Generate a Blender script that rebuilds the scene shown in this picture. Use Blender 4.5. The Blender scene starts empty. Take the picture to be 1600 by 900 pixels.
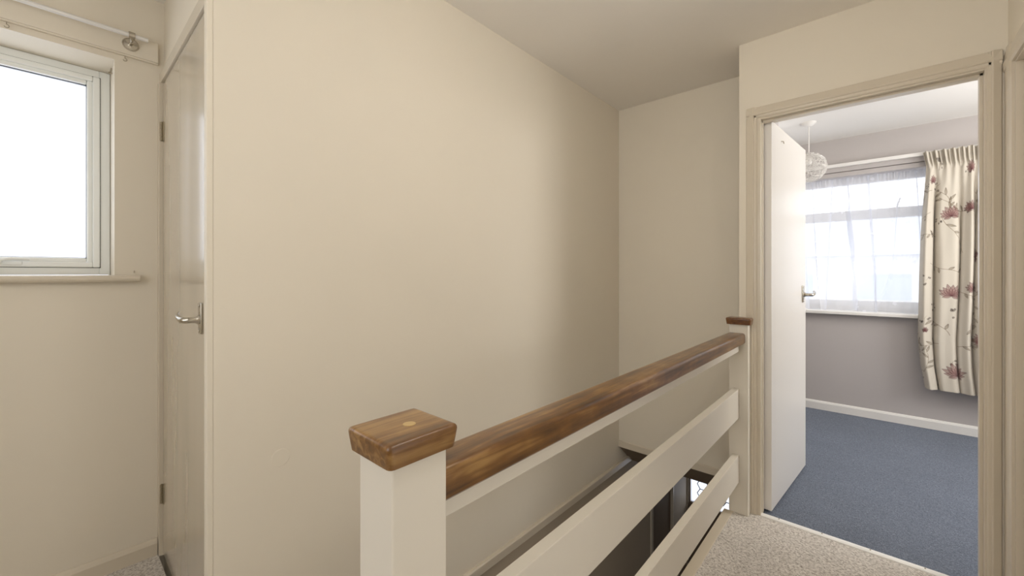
import bpy, bmesh, math, random
import numpy as np
from mathutils import Vector, Matrix
S = bpy.context.scene
COL = S.collection
random.seed(7)

# ------------------------------------------------------------------ camera
F_PX = 638.0; H = 1.22
YAW = math.atan(569.4 / F_PX)          # the banister direction (+Y) lies this far right of the view axis
cam = bpy.data.cameras.new('camera')
cam.sensor_width = 36; cam.sensor_fit = 'HORIZONTAL'
cam.lens = 36 * F_PX / 1600
cam.shift_y = -(450 - 428) / 1600.0
cam.clip_start = 0.02; cam.clip_end = 200
co = bpy.data.objects.new('camera', cam); COL.objects.link(co)
co.location = (0, 0, H); co.rotation_euler = (math.pi / 2, 0, YAW)
S.camera = co

# ------------------------------------------------------------------ world, lamps, exposure
S.view_settings.view_transform = 'Standard'
S.view_settings.look = 'None'
S.view_settings.gamma = 1
S.view_settings.use_curve_mapping = False
S.view_settings.exposure = 0.0
W = bpy.data.worlds.new('sky'); S.world = W; W.use_nodes = True
bg = W.node_tree.nodes['Background']
bg.inputs[0].default_value = (0.90, 0.94, 1.0, 1); bg.inputs[1].default_value = 2.5

def area(name, loc, direction, sx, sy, energy, color=(1, 1, 1), portal=False, shape='RECTANGLE', spread=None):
    l = bpy.data.lights.new(name, 'AREA'); l.shape = shape
    l.size = sx; l.size_y = sy; l.energy = energy; l.color = color
    if portal: l.cycles.is_portal = True
    if spread: l.spread = spread
    o = bpy.data.objects.new(name, l); COL.objects.link(o); o.location = loc
    o.rotation_euler = Vector(direction).to_track_quat('-Z', 'Y').to_euler()
    return o
WARM = (1.0, 0.98, 0.95)
area('daylight_landing_window', (-2.66, -0.30, 1.65), (1, 0, 0), 1.0, 0.95, 0, portal=True)
area('daylight_bedroom_window', (-0.33, 4.84, 1.48), (0, -1, 0), 1.7, 1.25, 0, portal=True)
def bulb(name, loc, energy, color, r):  # point lamp, used only for added, unseen fills
    l = bpy.data.lights.new(name, 'POINT'); l.energy = energy; l.color = color; l.shadow_soft_size = r
    o = bpy.data.objects.new(name, l); COL.objects.link(o); o.location = loc; return o
bulb('landing_fill', (-0.10, 0.60, 1.95), 6.0, WARM, .07)  # unseen lamp added to brighten the landing
bulb('landing_rear_fill', (-0.75, -0.70, 1.95), 4.6, WARM, .07)  # added fill behind the viewpoint
bulb('landing_far_fill', (-0.30, 1.15, 2.24), 5.2, WARM, .07)  # extra unseen lamp, added to lift the far part of the landing
area('side_room_fill', (0.62, 0.55, 1.10), (-1, 0, 0), 0.95, 1.9, 5.2, WARM)  # made-up daylight, soft fill through the added side opening
area('rear_fill', (-0.70, -1.345, 1.45), (0, 1, 0), 1.2, 1.1, 3, WARM)  # added fill standing in the rear wall opening
bulb('bedroom_fill', (0.95, 3.20, 1.95), 15, (1, 0.97, 0.93), .09)  # added lamp, hidden to the right of the bedroom doorway
area('bedroom_side_fill', (1.845, 3.55, 1.55), (-1, 0, 0), 1.1, 1.1, 30, (1, 0.98, 0.95))  # invented daylight that brightens the open door leaf
bulb('bedroom_left_fill', (-0.85, 3.70, 1.95), 5, (1, 0.97, 0.93), .09)  # added lamp, hidden to the left of the bedroom doorway
bulb('hall_fill', (-0.20, 1.80, -0.75), 4.5, WARM, .07)  # unseen lamp added to light the hall and stairwell

# ------------------------------------------------------------------ materials
def lin(c):
    return tuple(((v / 255) / 12.92 if v / 255 <= .04045 else ((v / 255 + .055) / 1.055) ** 2.4) for v in c)
def new_mat(name):
    m = bpy.data.materials.new(name); m.use_nodes = True
    nt = m.node_tree; b = nt.nodes['Principled BSDF']
    return m, nt, b
def N(nt, t, **kw):
    n = nt.nodes.new(t)
    for k, v in kw.items(): setattr(n, k, v)
    return n
def paint(name, c, rough=0.6, bump=0.15, scale=220, var=0.03, coat=0.0, spec=0.3, wob=0.0):
    m, nt, b = new_mat(name)
    tc = N(nt, 'ShaderNodeTexCoord')
    n1 = N(nt, 'ShaderNodeTexNoise'); n1.inputs['Scale'].default_value = scale; n1.inputs['Detail'].default_value = 3
    n2 = N(nt, 'ShaderNodeTexNoise'); n2.inputs['Scale'].default_value = 1.7; n2.inputs['Detail'].default_value = 4
    nt.links.new(tc.outputs['Object'], n1.inputs['Vector']); nt.links.new(tc.outputs['Object'], n2.inputs['Vector'])
    mx = N(nt, 'ShaderNodeMix', data_type='RGBA')
    c0 = lin(c)
    mx.inputs[6].default_value = tuple(v * (1 - var) for v in c0) + (1,)
    mx.inputs[7].default_value = tuple(min(1, v * (1 + var)) for v in c0) + (1,)
    nt.links.new(n2.outputs['Fac'], mx.inputs[0]); nt.links.new(mx.outputs[2], b.inputs['Base Color'])
    b.inputs['Roughness'].default_value = rough
    b.inputs['Specular IOR Level'].default_value = spec
    b.inputs['Coat Weight'].default_value = coat
    b.inputs['Coat Roughness'].default_value = 0.15
    bp = N(nt, 'ShaderNodeBump'); bp.inputs['Strength'].default_value = bump; bp.inputs['Distance'].default_value = 0.001
    nt.links.new(n1.outputs['Fac'], bp.inputs['Height'])
    last = bp
    if wob:
        n3 = N(nt, 'ShaderNodeTexNoise'); n3.inputs['Scale'].default_value = 3.2; n3.inputs['Detail'].default_value = 1.2; n3.inputs['Roughness'].default_value = .35
        mp = N(nt, 'ShaderNodeMapping'); mp.inputs['Scale'].default_value = (1, 1, 0.22); mp.inputs['Location'].default_value = (.15, 0, 0)
        nt.links.new(tc.outputs['Object'], mp.inputs['Vector']); nt.links.new(mp.outputs[0], n3.inputs['Vector'])
        b2 = N(nt, 'ShaderNodeBump'); b2.inputs['Strength'].default_value = wob; b2.inputs['Distance'].default_value = 0.03
        nt.links.new(n3.outputs['Fac'], b2.inputs['Height']); nt.links.new(bp.outputs[0], b2.inputs['Normal'])
        last = b2
    nt.links.new(last.outputs[0], b.inputs['Normal'])
    return m
def metal(name, c, rough=0.25):
    m, nt, b = new_mat(name)
    tc = N(nt, 'ShaderNodeTexCoord'); n1 = N(nt, 'ShaderNodeTexNoise'); n1.inputs['Scale'].default_value = 60
    nt.links.new(tc.outputs['Object'], n1.inputs['Vector'])
    mr = N(nt, 'ShaderNodeMapRange'); mr.inputs[3].default_value = rough * .8; mr.inputs[4].default_value = rough * 1.25
    nt.links.new(n1.outputs['Fac'], mr.inputs[0]); nt.links.new(mr.outputs[0], b.inputs['Roughness'])
    b.inputs['Base Color'].default_value = lin(c) + (1,); b.inputs['Metallic'].default_value = 1
    return m
def carpet(name, cols, scale=170, bump=1.0, dist=0.006):
    m, nt, b = new_mat(name)
    tc = N(nt, 'ShaderNodeTexCoord')
    mp = N(nt, 'ShaderNodeMapping'); mp.inputs['Scale'].default_value = (1, 1.0, 1); mp.inputs['Rotation'].default_value = (0, 0, .6)
    nt.links.new(tc.outputs['Object'], mp.inputs['Vector'])
    w = N(nt, 'ShaderNodeTexNoise'); w.inputs['Scale'].default_value = scale * .5; w.inputs['Detail'].default_value = 2
    nt.links.new(mp.outputs[0], w.inputs['Vector'])
    ms = N(nt, 'ShaderNodeVectorMath', operation='MULTIPLY_ADD'); ms.inputs[1].default_value = (.02, .02, .02)
    nt.links.new(w.outputs['Color'], ms.inputs[0]); nt.links.new(mp.outputs[0], ms.inputs[2])
    n1 = N(nt, 'ShaderNodeTexNoise'); n1.inputs['Scale'].default_value = scale; n1.inputs['Detail'].default_value = 5; n1.inputs['Roughness'].default_value = .65
    nt.links.new(ms.outputs[0], n1.inputs['Vector'])
    n2 = N(nt, 'ShaderNodeTexNoise'); n2.inputs['Scale'].default_value = 3.5; n2.inputs['Detail'].default_value = 3
    nt.links.new(tc.outputs['Object'], n2.inputs['Vector'])
    cr = N(nt, 'ShaderNodeValToRGB'); cr.color_ramp.elements[0].position = .34; cr.color_ramp.elements[1].position = .64
    cr.color_ramp.elements[0].color = lin(cols[0]) + (1,); cr.color_ramp.elements[1].color = lin(cols[2]) + (1,)
    e = cr.color_ramp.elements.new(.49); e.color = lin(cols[1]) + (1,)
    nt.links.new(n1.outputs['Fac'], cr.inputs[0])
    mr = N(nt, 'ShaderNodeMapRange'); mr.inputs[3].default_value = .86; mr.inputs[4].default_value = 1.12
    nt.links.new(n2.outputs['Fac'], mr.inputs[0])
    mu = N(nt, 'ShaderNodeVectorMath', operation='SCALE'); nt.links.new(cr.outputs[0], mu.inputs[0]); nt.links.new(mr.outputs[0], mu.inputs['Scale'])
    nt.links.new(mu.outputs[0], b.inputs['Base Color'])
    b.inputs['Roughness'].default_value = 1; b.inputs['Specular IOR Level'].default_value = 0.05
    b.inputs['Sheen Weight'].default_value = .15
    bp = N(nt, 'ShaderNodeBump'); bp.inputs['Strength'].default_value = bump; bp.inputs['Distance'].default_value = dist
    nt.links.new(n1.outputs['Fac'], bp.inputs['Height']); nt.links.new(bp.outputs[0], b.inputs['Normal'])
    return m
def wood(name, dark, mid, light, rough=0.3):
    m, nt, b = new_mat(name)
    tc = N(nt, 'ShaderNodeTexCoord')
    mp = N(nt, 'ShaderNodeMapping'); mp.inputs['Scale'].default_value = (1, 0.07, 1)
    nt.links.new(tc.outputs['Object'], mp.inputs['Vector'])
    n1 = N(nt, 'ShaderNodeTexNoise'); n1.inputs['Scale'].default_value = 90; n1.inputs['Detail'].default_value = 5; n1.inputs['Distortion'].default_value = .6
    n2 = N(nt, 'ShaderNodeTexNoise'); n2.inputs['Scale'].default_value = 16; n2.inputs['Detail'].default_value = 3; n2.inputs['Distortion'].default_value = 1.2
    n3 = N(nt, 'ShaderNodeTexNoise'); n3.inputs['Scale'].default_value = 11; n3.inputs['Detail'].default_value = 3
    for n in (n1, n2): nt.links.new(mp.outputs[0], n.inputs['Vector'])
    nt.links.new(tc.outputs['Object'], n3.inputs['Vector'])
    a = N(nt, 'ShaderNodeMath', operation='MULTIPLY_ADD'); a.inputs[1].default_value = .35
    nt.links.new(n1.outputs['Fac'], a.inputs[0])
    a2 = N(nt, 'ShaderNodeMath', operation='MULTIPLY'); a2.inputs[1].default_value = .4; nt.links.new(n2.outputs['Fac'], a2.inputs[0])
    a3 = N(nt, 'ShaderNodeMath', operation='MULTIPLY_ADD'); a3.inputs[1].default_value = .25
    nt.links.new(n3.outputs['Fac'], a3.inputs[0]); nt.links.new(a2.outputs[0], a3.inputs[2]); nt.links.new(a3.outputs[0], a.inputs[2])
    cr = N(nt, 'ShaderNodeValToRGB')
    cr.color_ramp.elements[0].position = .36; cr.color_ramp.elements[1].position = .64
    cr.color_ramp.elements[0].color = lin(dark) + (1,); cr.color_ramp.elements[1].color = lin(light) + (1,)
    e = cr.color_ramp.elements.new(.5); e.color = lin(mid) + (1,)
    nt.links.new(a.outputs[0], cr.inputs[0]); nt.links.new(cr.outputs[0], b.inputs['Base Color'])
    b.inputs['Roughness'].default_value = rough; b.inputs['Coat Weight'].default_value = .35; b.inputs['Coat Roughness'].default_value = .22
    bp = N(nt, 'ShaderNodeBump'); bp.inputs['Strength'].default_value = .25; bp.inputs['Distance'].default_value = .001
    nt.links.new(n1.outputs['Fac'], bp.inputs['Height']); nt.links.new(bp.outputs[0], b.inputs['Normal'])
    return m

M = {}
M['cream'] = paint('cream_emulsion', (232, 223, 206), .55, .12)
M['ceiling'] = paint('ceiling_emulsion', (244, 238, 229), .8, .1)
M['gloss'] = paint('cream_gloss', (216, 205, 186), .36, .01, 60, .015, .25, .5)
M['rail_paint'] = paint('banister_paint', (226, 219, 206), .38, .05, 60, .015, .1, .45)
M['door_gloss'] = paint('door_gloss', (204, 192, 172), .2, .01, 60, .015, .8, .6, wob=.7)
M['leaf_white'] = paint('white_satin', (232, 228, 222), .35, .03, 60, .01, .2, .5)
M['upvc'] = paint('white_plastic', (246, 248, 245), .3, .01, 60, .01, 0, .5)
M['white'] = paint('white_paint', (236, 233, 228), .4, .03, 60, .01, .1, .5)
M['mauve'] = paint('mauve_emulsion', (190, 184, 181), .7, .12)
M['bed_ceiling'] = paint('white_ceiling', (236, 233, 228), .85, .08)
M['gasket'] = paint('dark_gasket', (60, 60, 60), .6, 0)
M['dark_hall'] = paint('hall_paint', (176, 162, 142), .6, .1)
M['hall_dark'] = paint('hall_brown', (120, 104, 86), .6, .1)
M['chrome'] = metal('brushed_nickel', (190, 184, 172), .24)
M['steel'] = metal('aged_steel', (170, 160, 140), .4)
M['alu'] = metal('satin_aluminium', (235, 233, 230), .38); M['alu'].node_tree.nodes['Principled BSDF'].inputs['Metallic'].default_value = .35
M['strip_white'] = paint('strip_white', (246, 244, 240), .35, .01)
M['carpet'] = carpet('beige_carpet', ((156, 146, 136), (212, 205, 196), (240, 234, 226)), 115, .8)
M['blue'] = carpet('blue_carpet', ((78, 86, 100), (104, 112, 127), (138, 146, 160)), 210, .8, .004)
M['wood'] = wood('oiled_pine', (62, 36, 12), (114, 76, 32), (166, 128, 74))
M['wood2'] = wood('stained_pine', (80, 46, 20), (110, 70, 32), (138, 96, 50))
M['plug'] = paint('wood_plug', (190, 162, 112), .4, .05)

def glassy(name, tr=.7, frost=.25, tint=(1, 1, 1)):
    m = bpy.data.materials.new(name); m.use_nodes = True; nt = m.node_tree; nt.nodes.clear()
    out = N(nt, 'ShaderNodeOutputMaterial'); t = N(nt, 'ShaderNodeBsdfTransparent'); t.inputs[0].default_value = tint + (1,)
    d = N(nt, 'ShaderNodeBsdfTranslucent'); d.inputs[0].default_value = (.95, .96, 1, 1)
    g = N(nt, 'ShaderNodeBsdfGlossy'); g.inputs['Roughness'].default_value = .08 if frost < .05 else .3
    tc = N(nt, 'ShaderNodeTexCoord'); no = N(nt, 'ShaderNodeTexNoise'); no.inputs['Scale'].default_value = 5
    nt.links.new(tc.outputs['Object'], no.inputs['Vector'])
    mr = N(nt, 'ShaderNodeMapRange'); mr.inputs[3].default_value = frost * .85; mr.inputs[4].default_value = min(1, frost * 1.15)
    nt.links.new(no.outputs['Fac'], mr.inputs[0])
    m1 = N(nt, 'ShaderNodeMixShader'); nt.links.new(mr.outputs[0], m1.inputs[0]); nt.links.new(t.outputs[0], m1.inputs[1]); nt.links.new(d.outputs[0], m1.inputs[2])
    m2 = N(nt, 'ShaderNodeMixShader'); m2.inputs[0].default_value = .05; nt.links.new(m1.outputs[0], m2.inputs[1]); nt.links.new(g.outputs[0], m2.inputs[2])
    nt.links.new(m2.outputs[0], out.inputs[0])
    return m
M['frosted'] = glassy('frosted_glass', frost=.45, tint=(.98, .99, 1))
M['glass'] = glassy('clear_glass', frost=.0)

# ------------------------------------------------------------------ mesh helpers
class MB:
    def __init__(s): s.bm = bmesh.new()
    def box(s, x0, x1, y0, y1, z0, z1, bev=0, seg=2, mat=None):
        t = bmesh.new()
        bmesh.ops.create_cube(t, size=1)
        for v in t.verts:
            v.co = Vector(((x0 + x1) / 2 + v.co.x * (x1 - x0), (y0 + y1) / 2 + v.co.y * (y1 - y0), (z0 + z1) / 2 + v.co.z * (z1 - z0)))
        if bev: bmesh.ops.bevel(t, geom=t.edges[:], offset=bev, segments=seg, profile=.5, affect='EDGES')
        return s._merge(t, mat)
    def _merge(s, t, mat=None):
        if mat is not None: bmesh.ops.transform(t, matrix=mat, verts=t.verts)
        me = bpy.data.meshes.new('tmp'); t.to_mesh(me); t.free(); s.bm.from_mesh(me); bpy.data.meshes.remove(me); return s
    def lathe(s, prof, axis_mat=None, seg=32):
        t = bmesh.new(); rings = []
        for r, z in prof:
            rings.append([t.verts.new((max(r, 1e-5) * math.cos(2 * math.pi * k / seg), max(r, 1e-5) * math.sin(2 * math.pi * k / seg), z)) for k in range(seg)])
        for a, b in zip(rings, rings[1:]):
            for k in range(seg): t.faces.new((a[k], a[(k + 1) % seg], b[(k + 1) % seg], b[k]))
        t.faces.new(rings[0][::-1]); t.faces.new(rings[-1])
        return s._merge(t, axis_mat)
    def tube(s, pts, rad, seg=10, closed=False):
        t = bmesh.new(); pts = [Vector(p) for p in pts]; n = len(pts); rings = []
        rads = rad if isinstance(rad, (list, tuple)) else [rad] * n
        up = Vector((0, 0, 1)); d0 = (pts[1] - pts[0]).normalized()
        if abs(d0.dot(up)) > .9: up = Vector((1, 0, 0))
        prev = None
        for i, p in enumerate(pts):
            if closed: d = (pts[(i + 1) % n] - pts[i - 1])
            else: d = pts[min(i + 1, n - 1)] - pts[max(i - 1, 0)]
            d.normalize()
            a = prev - d * prev.dot(d) if prev is not None else d.cross(up)
            if a.length < 1e-6: a = d.orthogonal()
            a.normalize(); prev = a; b = d.cross(a)
            rings.append([t.verts.new(p + (a * math.cos(2 * math.pi * k / seg) + b * math.sin(2 * math.pi * k / seg)) * rads[i]) for k in range(seg)])
        m = n if closed else n - 1
        for i in range(m):
            A, B = rings[i], rings[(i + 1) % n]
            for k in range(seg): t.faces.new((A[k], A[(k + 1) % seg], B[(k + 1) % seg], B[k]))
        if not closed: t.faces.new(rings[0][::-1]); t.faces.new(rings[-1])
        return s._merge(t)
    def prism(s, poly, axis, a, b):
        """poly 2-D points swept along axis ('x': (y,z), 'y': (x,z), 'z': (x,y))"""
        t = bmesh.new()
        def P(q, w): return {'x': (w, q[0], q[1]), 'y': (q[0], w, q[1]), 'z': (q[0], q[1], w)}[axis]
        A = [t.verts.new(P(q, a)) for q in poly]; B = [t.verts.new(P(q, b)) for q in poly]
        n = len(poly)
        for i in range(n): t.faces.new((A[i], A[(i + 1) % n], B[(i + 1) % n], B[i]))
        t.faces.new(A[::-1]); t.faces.new(B)
        return s._merge(t)
    def build(s, name, mat, parent=None, smooth=False, mods=None):
        bmesh.ops.recalc_face_normals(s.bm, faces=s.bm.faces)
        me = bpy.data.meshes.new(name); s.bm.to_mesh(me); s.bm.free()
        me.materials.append(mat)
        o = bpy.data.objects.new(name, me); COL.objects.link(o)
        if smooth:
            for p in me.polygons: p.use_smooth = True
            try: me.set_sharp_from_angle(angle=math.radians(40))
            except Exception: pass
        if parent is not None:
            o.parent = parent; o.matrix_parent_inverse = parent.matrix_world.inverted()
        return o
def box(name, mat, x0, x1, y0, y1, z0, z1, bev=0, parent=None): return MB().box(x0, x1, y0, y1, z0, z1, bev).build(name, mat, parent)
def struct(o): o['kind'] = 'structure'; return o
def tag(o, label, cat, group=None):
    o['label'] = label; o['category'] = cat
    if group: o['group'] = group
    return o
def empty(name, loc):
    o = bpy.data.objects.new(name, None); COL.objects.link(o); o.location = loc
    bpy.context.view_layer.update(); return o
def holed_wall(mb, axis, a0, a1, u0, u1, z0, z1, holes):
    """wall slab between a0..a1 on `axis`, spanning u0..u1 and z0..z1 with rectangular holes (u,u,z,z)"""
    us = sorted({u0, u1} | {h[0] for h in holes} | {h[1] for h in holes}); zs = sorted({z0, z1} | {h[2] for h in holes} | {h[3] for h in holes})
    t = bmesh.new(); V = {}
    def P(a, u, z):
        k = (round(a, 5), round(u, 5), round(z, 5))
        if k not in V: V[k] = t.verts.new((a, u, z) if axis == 'x' else (u, a, z))
        return V[k]
    solid = {}
    for i in range(len(us) - 1):
        for j in range(len(zs) - 1):
            cu = (us[i] + us[i + 1]) / 2; cz = (zs[j] + zs[j + 1]) / 2
            solid[i, j] = not any(h[0] < cu < h[1] and h[2] < cz < h[3] for h in holes)
    def quad(*v): t.faces.new(v)
    for (i, j), sol in solid.items():
        if not sol: continue
        A, B, Cc, D = us[i], us[i + 1], zs[j], zs[j + 1]
        for a in (a0, a1): quad(P(a, A, Cc), P(a, B, Cc), P(a, B, D), P(a, A, D))
        if not solid.get((i - 1, j)): quad(P(a0, A, Cc), P(a1, A, Cc), P(a1, A, D), P(a0, A, D))
        if not solid.get((i + 1, j)): quad(P(a0, B, Cc), P(a1, B, Cc), P(a1, B, D), P(a0, B, D))
        if not solid.get((i, j - 1)): quad(P(a0, A, Cc), P(a1, A, Cc), P(a1, B, Cc), P(a0, B, Cc))
        if not solid.get((i, j + 1)): quad(P(a0, A, D), P(a1, A, D), P(a1, B, D), P(a0, B, D))
    return mb._merge(t)

# ------------------------------------------------------------------ dimensions
CZ = 2.41                       # ceiling
XW, XB, XR = -2.345, -1.403, 0.368      # window wall, big wall, right wall
YD, YF, YN = 2.377, 2.745, 4.60          # door wall, far stairwell wall, bedroom window wall
YR = -1.30                      # wall behind the camera
GZ = -2.50                      # hall floor below
XL = -0.548                     # edge of the landing carpet

# ------------------------------------------------------------------ structure: landing
f = MB(); f.box(XL, XR + .0, YR, YD, -.22, 0); f.box(XW, XL, YR, .30, -.22, 0)
struct(f.build('floor', M['carpet']))
c = MB(); c.box(XW - .3, XR + .1, YR - .1, YD + .10, CZ, CZ + .12); c.box(XW - .3, -.534, YD + .10, YF + .12, CZ, CZ + .12)
struct(c.build('ceiling', M['ceiling']))
# wall with the frosted window
WY0, WY1, WZ0, WZ1 = -1.00, .165, 1.215, 2.105
struct(holed_wall(MB(), 'x', XW - .31, XW, YR - .1, .42, -.22, CZ, [(WY0, WY1, WZ0 - .004, WZ1)]).build('wall_left', M['cream']))
# big stairwell wall, a long plain face running down past the landing into the hall below
b = MB()
b.box(XB - .10, XB, .300, YF + .12, -.20, CZ)
struct(b.build('wall_stairwell', M['cream']))
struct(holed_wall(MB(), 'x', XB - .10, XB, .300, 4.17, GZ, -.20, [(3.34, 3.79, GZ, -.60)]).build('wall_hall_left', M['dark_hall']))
# ledge along the big wall just under the landing
l = MB(); l.prism([(XB - .002, -.150), (XB + .012, -.150), (XB + .018, -.156), (XB + .018, -.168), (XB + .012, -.174), (XB + .012, -.200), (XB - .002, -.200)], 'y', .42, 2.93)
struct(l.build('trim_1', M['gloss']))
# small step in the big wall at landing level
# far stairwell wall, skirting strip and sloped soffit
struct(box('wall_far', M['cream'], XB, -.534, YF, YF + .12, -.037, CZ))
s = MB(); s.prism([(YF, -.037), (YF - .008, -.037), (YF - .008, .004), (YF - .004, .010), (YF, .010)], 'x', XB, -.534)
struct(s.build('trim_2', M['gloss']))
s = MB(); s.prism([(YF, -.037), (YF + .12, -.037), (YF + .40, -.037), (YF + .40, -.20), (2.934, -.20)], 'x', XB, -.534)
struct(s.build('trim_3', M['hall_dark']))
# door wall with bedroom doorway
OX0, OX1, OZ = -.435, .309, 2.000
dw = MB(); holed_wall(dw, 'y', YD, YD + .10, -.534, XR + .1, -.22, CZ, [(OX0 - .02, OX1 + .012, -.10, OZ + .02)])
struct(dw.build('wall_door', M['cream']))
dr = MB(); dr.box(-.534, -.434, YD + .10, YF + .12, -.22, CZ)
struct(dr.build('wall_return', M['mauve']))
# lining and architraves of the bedroom doorway (profiled)
a = MB()
a.box(OX0 - .02, OX0, YD - .004, YD + .10, -.002, OZ + .02, .002); a.box(OX1, OX1 + .012, YD - .004, YD + .10, 0, OZ + .02, .002)
a.box(OX0, OX1, YD - .004, YD + .10, OZ, OZ + .02, .002)
a.box(OX0, OX0 + .004, YD + .022, YD + .052, 0, OZ, .001); a.box(OX1 - .010, OX1, YD + .022, YD + .052, 0, OZ, .001); a.box(OX0, OX1, YD + .022, YD + .052, OZ - .010, OZ, .001)
struct(a.build('trim_4', M['gloss']))
def arch_v(mb, xi, xo, ya, z1):      # vertical architrave: inner edge xi, outer edge xo; stepped moulding
    sgn = 1 if xo > xi else -1; w = abs(xo - xi)
    poly = [(xi, ya), (xi, ya - .008), (xi + sgn * w * .10, ya - .011), (xi + sgn * w * .26, ya - .011), (xi + sgn * w * .30, ya - .015), (xi + sgn * w * .40, ya - .017), (xi + sgn * w * .60, ya - .014), (xi + sgn * w * .95, ya - .009), (xo, ya - .006), (xo, ya)]
    mb.prism(poly, 'z', 0, z1)
a = MB(); arch_v(a, OX0 - .016, -.500, YD, OZ + .065); struct(a.build('trim_5', M['gloss']))
a = MB(); arch_v(a, OX1 + .006, .3525, YD, OZ + .065); struct(a.build('trim_6', M['gloss']))
a = MB(); zi, zo = OZ + .008, OZ + .065; w = zo - zi
a.prism([(YD, zi), (YD - .008, zi), (YD - .011, zi + w * .1), (YD - .011, zi + w * .26), (YD - .015, zi + w * .3), (YD - .017, zi + w * .4), (YD - .014, zi + w * .6), (YD - .009, zi + w * .95), (YD - .006, zo), (YD, zo)], 'x', -.500, .3525)
struct(a.build('trim_7', M['gloss']))
# right wall and its doorway close to the corner
RY1, RY0, RZ = 2.262, 1.50, 1.975
struct(holed_wall(MB(), 'x', XR, XR + .10, YR - .1, YD, -.22, CZ, [(RY0, RY1, 0, RZ), (.10, 1.0, 0, 2.0)]).build('wall_right', M['cream']))  # the nearer opening is added to let the side fill in
a = MB()
prof = lambda i, o: [(XR, i), (XR - .010, i), (XR - .014, i + (o - i) * .12), (XR - .016, i + (o - i) * .4), (XR - .011, i + (o - i) * .62), (XR - .010, i + (o - i) * .95), (XR - .006, o), (XR, o)]
a.prism([(p[0], p[1]) for p in prof(RY1, YD)], 'z', 0, RZ + .07)
a.prism([(p[0], p[1]) for p in prof(RY0, RY0 - .08)], 'z', 0, RZ + .07)
a.prism([(p[0], p[1]) for p in prof(RZ, RZ + .07)], 'y', RY0 - .08, YD)
struct(a.build('trim_8', M['gloss']))
a = MB(); a.box(XR - .002, XR + .10, RY1 - .006, RY1 + .01, 0, RZ, .001); a.box(XR - .002, XR + .10, RY0 - .01, RY0 + .006, 0, RZ, .001); a.box(XR - .002, XR + .10, RY0, RY1, RZ - .006, RZ + .01, .001)
struct(a.build('trim_9', M['gloss']))
d4 = struct(box('door_4', M['gloss'], XR + .016, XR + .056, RY0 + .006, RY1 - .006, .005, RZ - .006, .002))
struct(box('floor_side_room', M['carpet'], XR, 1.8, -.3, 1.4, -.22, 0)); struct(box('ceiling_side_room', M['ceiling'], XR + .1, 1.8, -.3, 1.4, CZ, CZ + .1))  # unseen room added around the side fill
struct(holed_wall(MB(), 'x', 1.7, 1.8, -.3, 1.4, 0, CZ, []).build('wall_side_room', M['cream']))
struct(box('wall_side_room_near', M['cream'], XR + .1, 1.7, -.4, -.3, 0, CZ)); struct(box('wall_side_room_far', M['cream'], XR + .1, 1.7, 1.4, 1.5, 0, CZ))
# rear wall, its opening added for the rear fill light
struct(holed_wall(MB(), 'y', YR - .1, YR, XW - .31, XR + .1, -.22, CZ, [(-1.30, -.10, .90, 2.0)]).build('wall_rear', M['cream']))
m = MB(); m.box(-1.30, -.10, YR - .088, YR - .060, .90, .95, .002); m.box(-1.30, -.10, YR - .088, YR - .060, 1.95, 2.0, .002); m.box(-1.30, -1.25, YR - .088, YR - .060, .95, 1.95, .002); m.box(-.15, -.10, YR - .088, YR - .060, .95, 1.95, .002)
struct(m.build('window_added_3', M['upvc']))  # unseen window frame, added to go with the rear fill
# recess wall above and around the glossy door
DX0, DX1, DZ = -2.308, -1.515, 2.045
rd = MB(); holed_wall(rd, 'y', .322, .42, XW, XB - .10, -.22, CZ, [(DX0 - .002, DX1 + .002, 0, DZ + .003)])
struct(rd.build('wall_recess', M['cream']))
a = MB()
a.box(XW, DX0 - .002, .300, .324, 0, DZ + .004, .0015); a.box(XW, XB - .10, .306, .324, DZ + .004, DZ + .05, .0015)
a.box(DX1 + .002, XB - .099, .300, .324, 0, DZ + .004, .0015)
struct(a.build('trim_10', M['gloss']))
# corner post edging the big wall, with a fine shadow groove
a = MB(); a.box(XB - .026, XB - .001, .284, .300, 0, CZ, .002)
struct(a.build('trim_11', M['cream']))
# skirting under the window
a = MB(); a.prism([(XW, 0), (XW + .016, 0), (XW + .016, .052), (XW + .011, .062), (XW + .004, .070), (XW, .070)], 'y', YR, .298)
struct(a.build('baseboard_left', M['gloss']))
# pelmet board over the window
a = MB(); a.box(XW, XW + .018, YR, .300, 2.135, 2.220, .002); a.box(XW, XW + .012, YR, .300, 2.129, 2.135)
struct(a.build('trim_12', M['cream']))
# window sill with rounded nose
a = MB()
pts = [(XW - .19, 1.187), (XW + .030, 1.187)] + [(XW + .030 + .014 * math.sin(t), 1.201 - .014 * math.cos(t)) for t in np.linspace(0.2, math.pi - .2, 7)] + [(XW + .030, 1.215), (XW - .19, 1.215)]
a.prism(pts, 'y', WY0 - .02, WY1 - .001)
pts2 = [(XW, 1.187), (XW + .030, 1.187)] + pts[2:9] + [(XW + .030, 1.215), (XW, 1.215)]
a.prism(pts2, 'y', WY1 - .001, .240)
struct(a.build('trim_13', M['gloss']))

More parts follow.
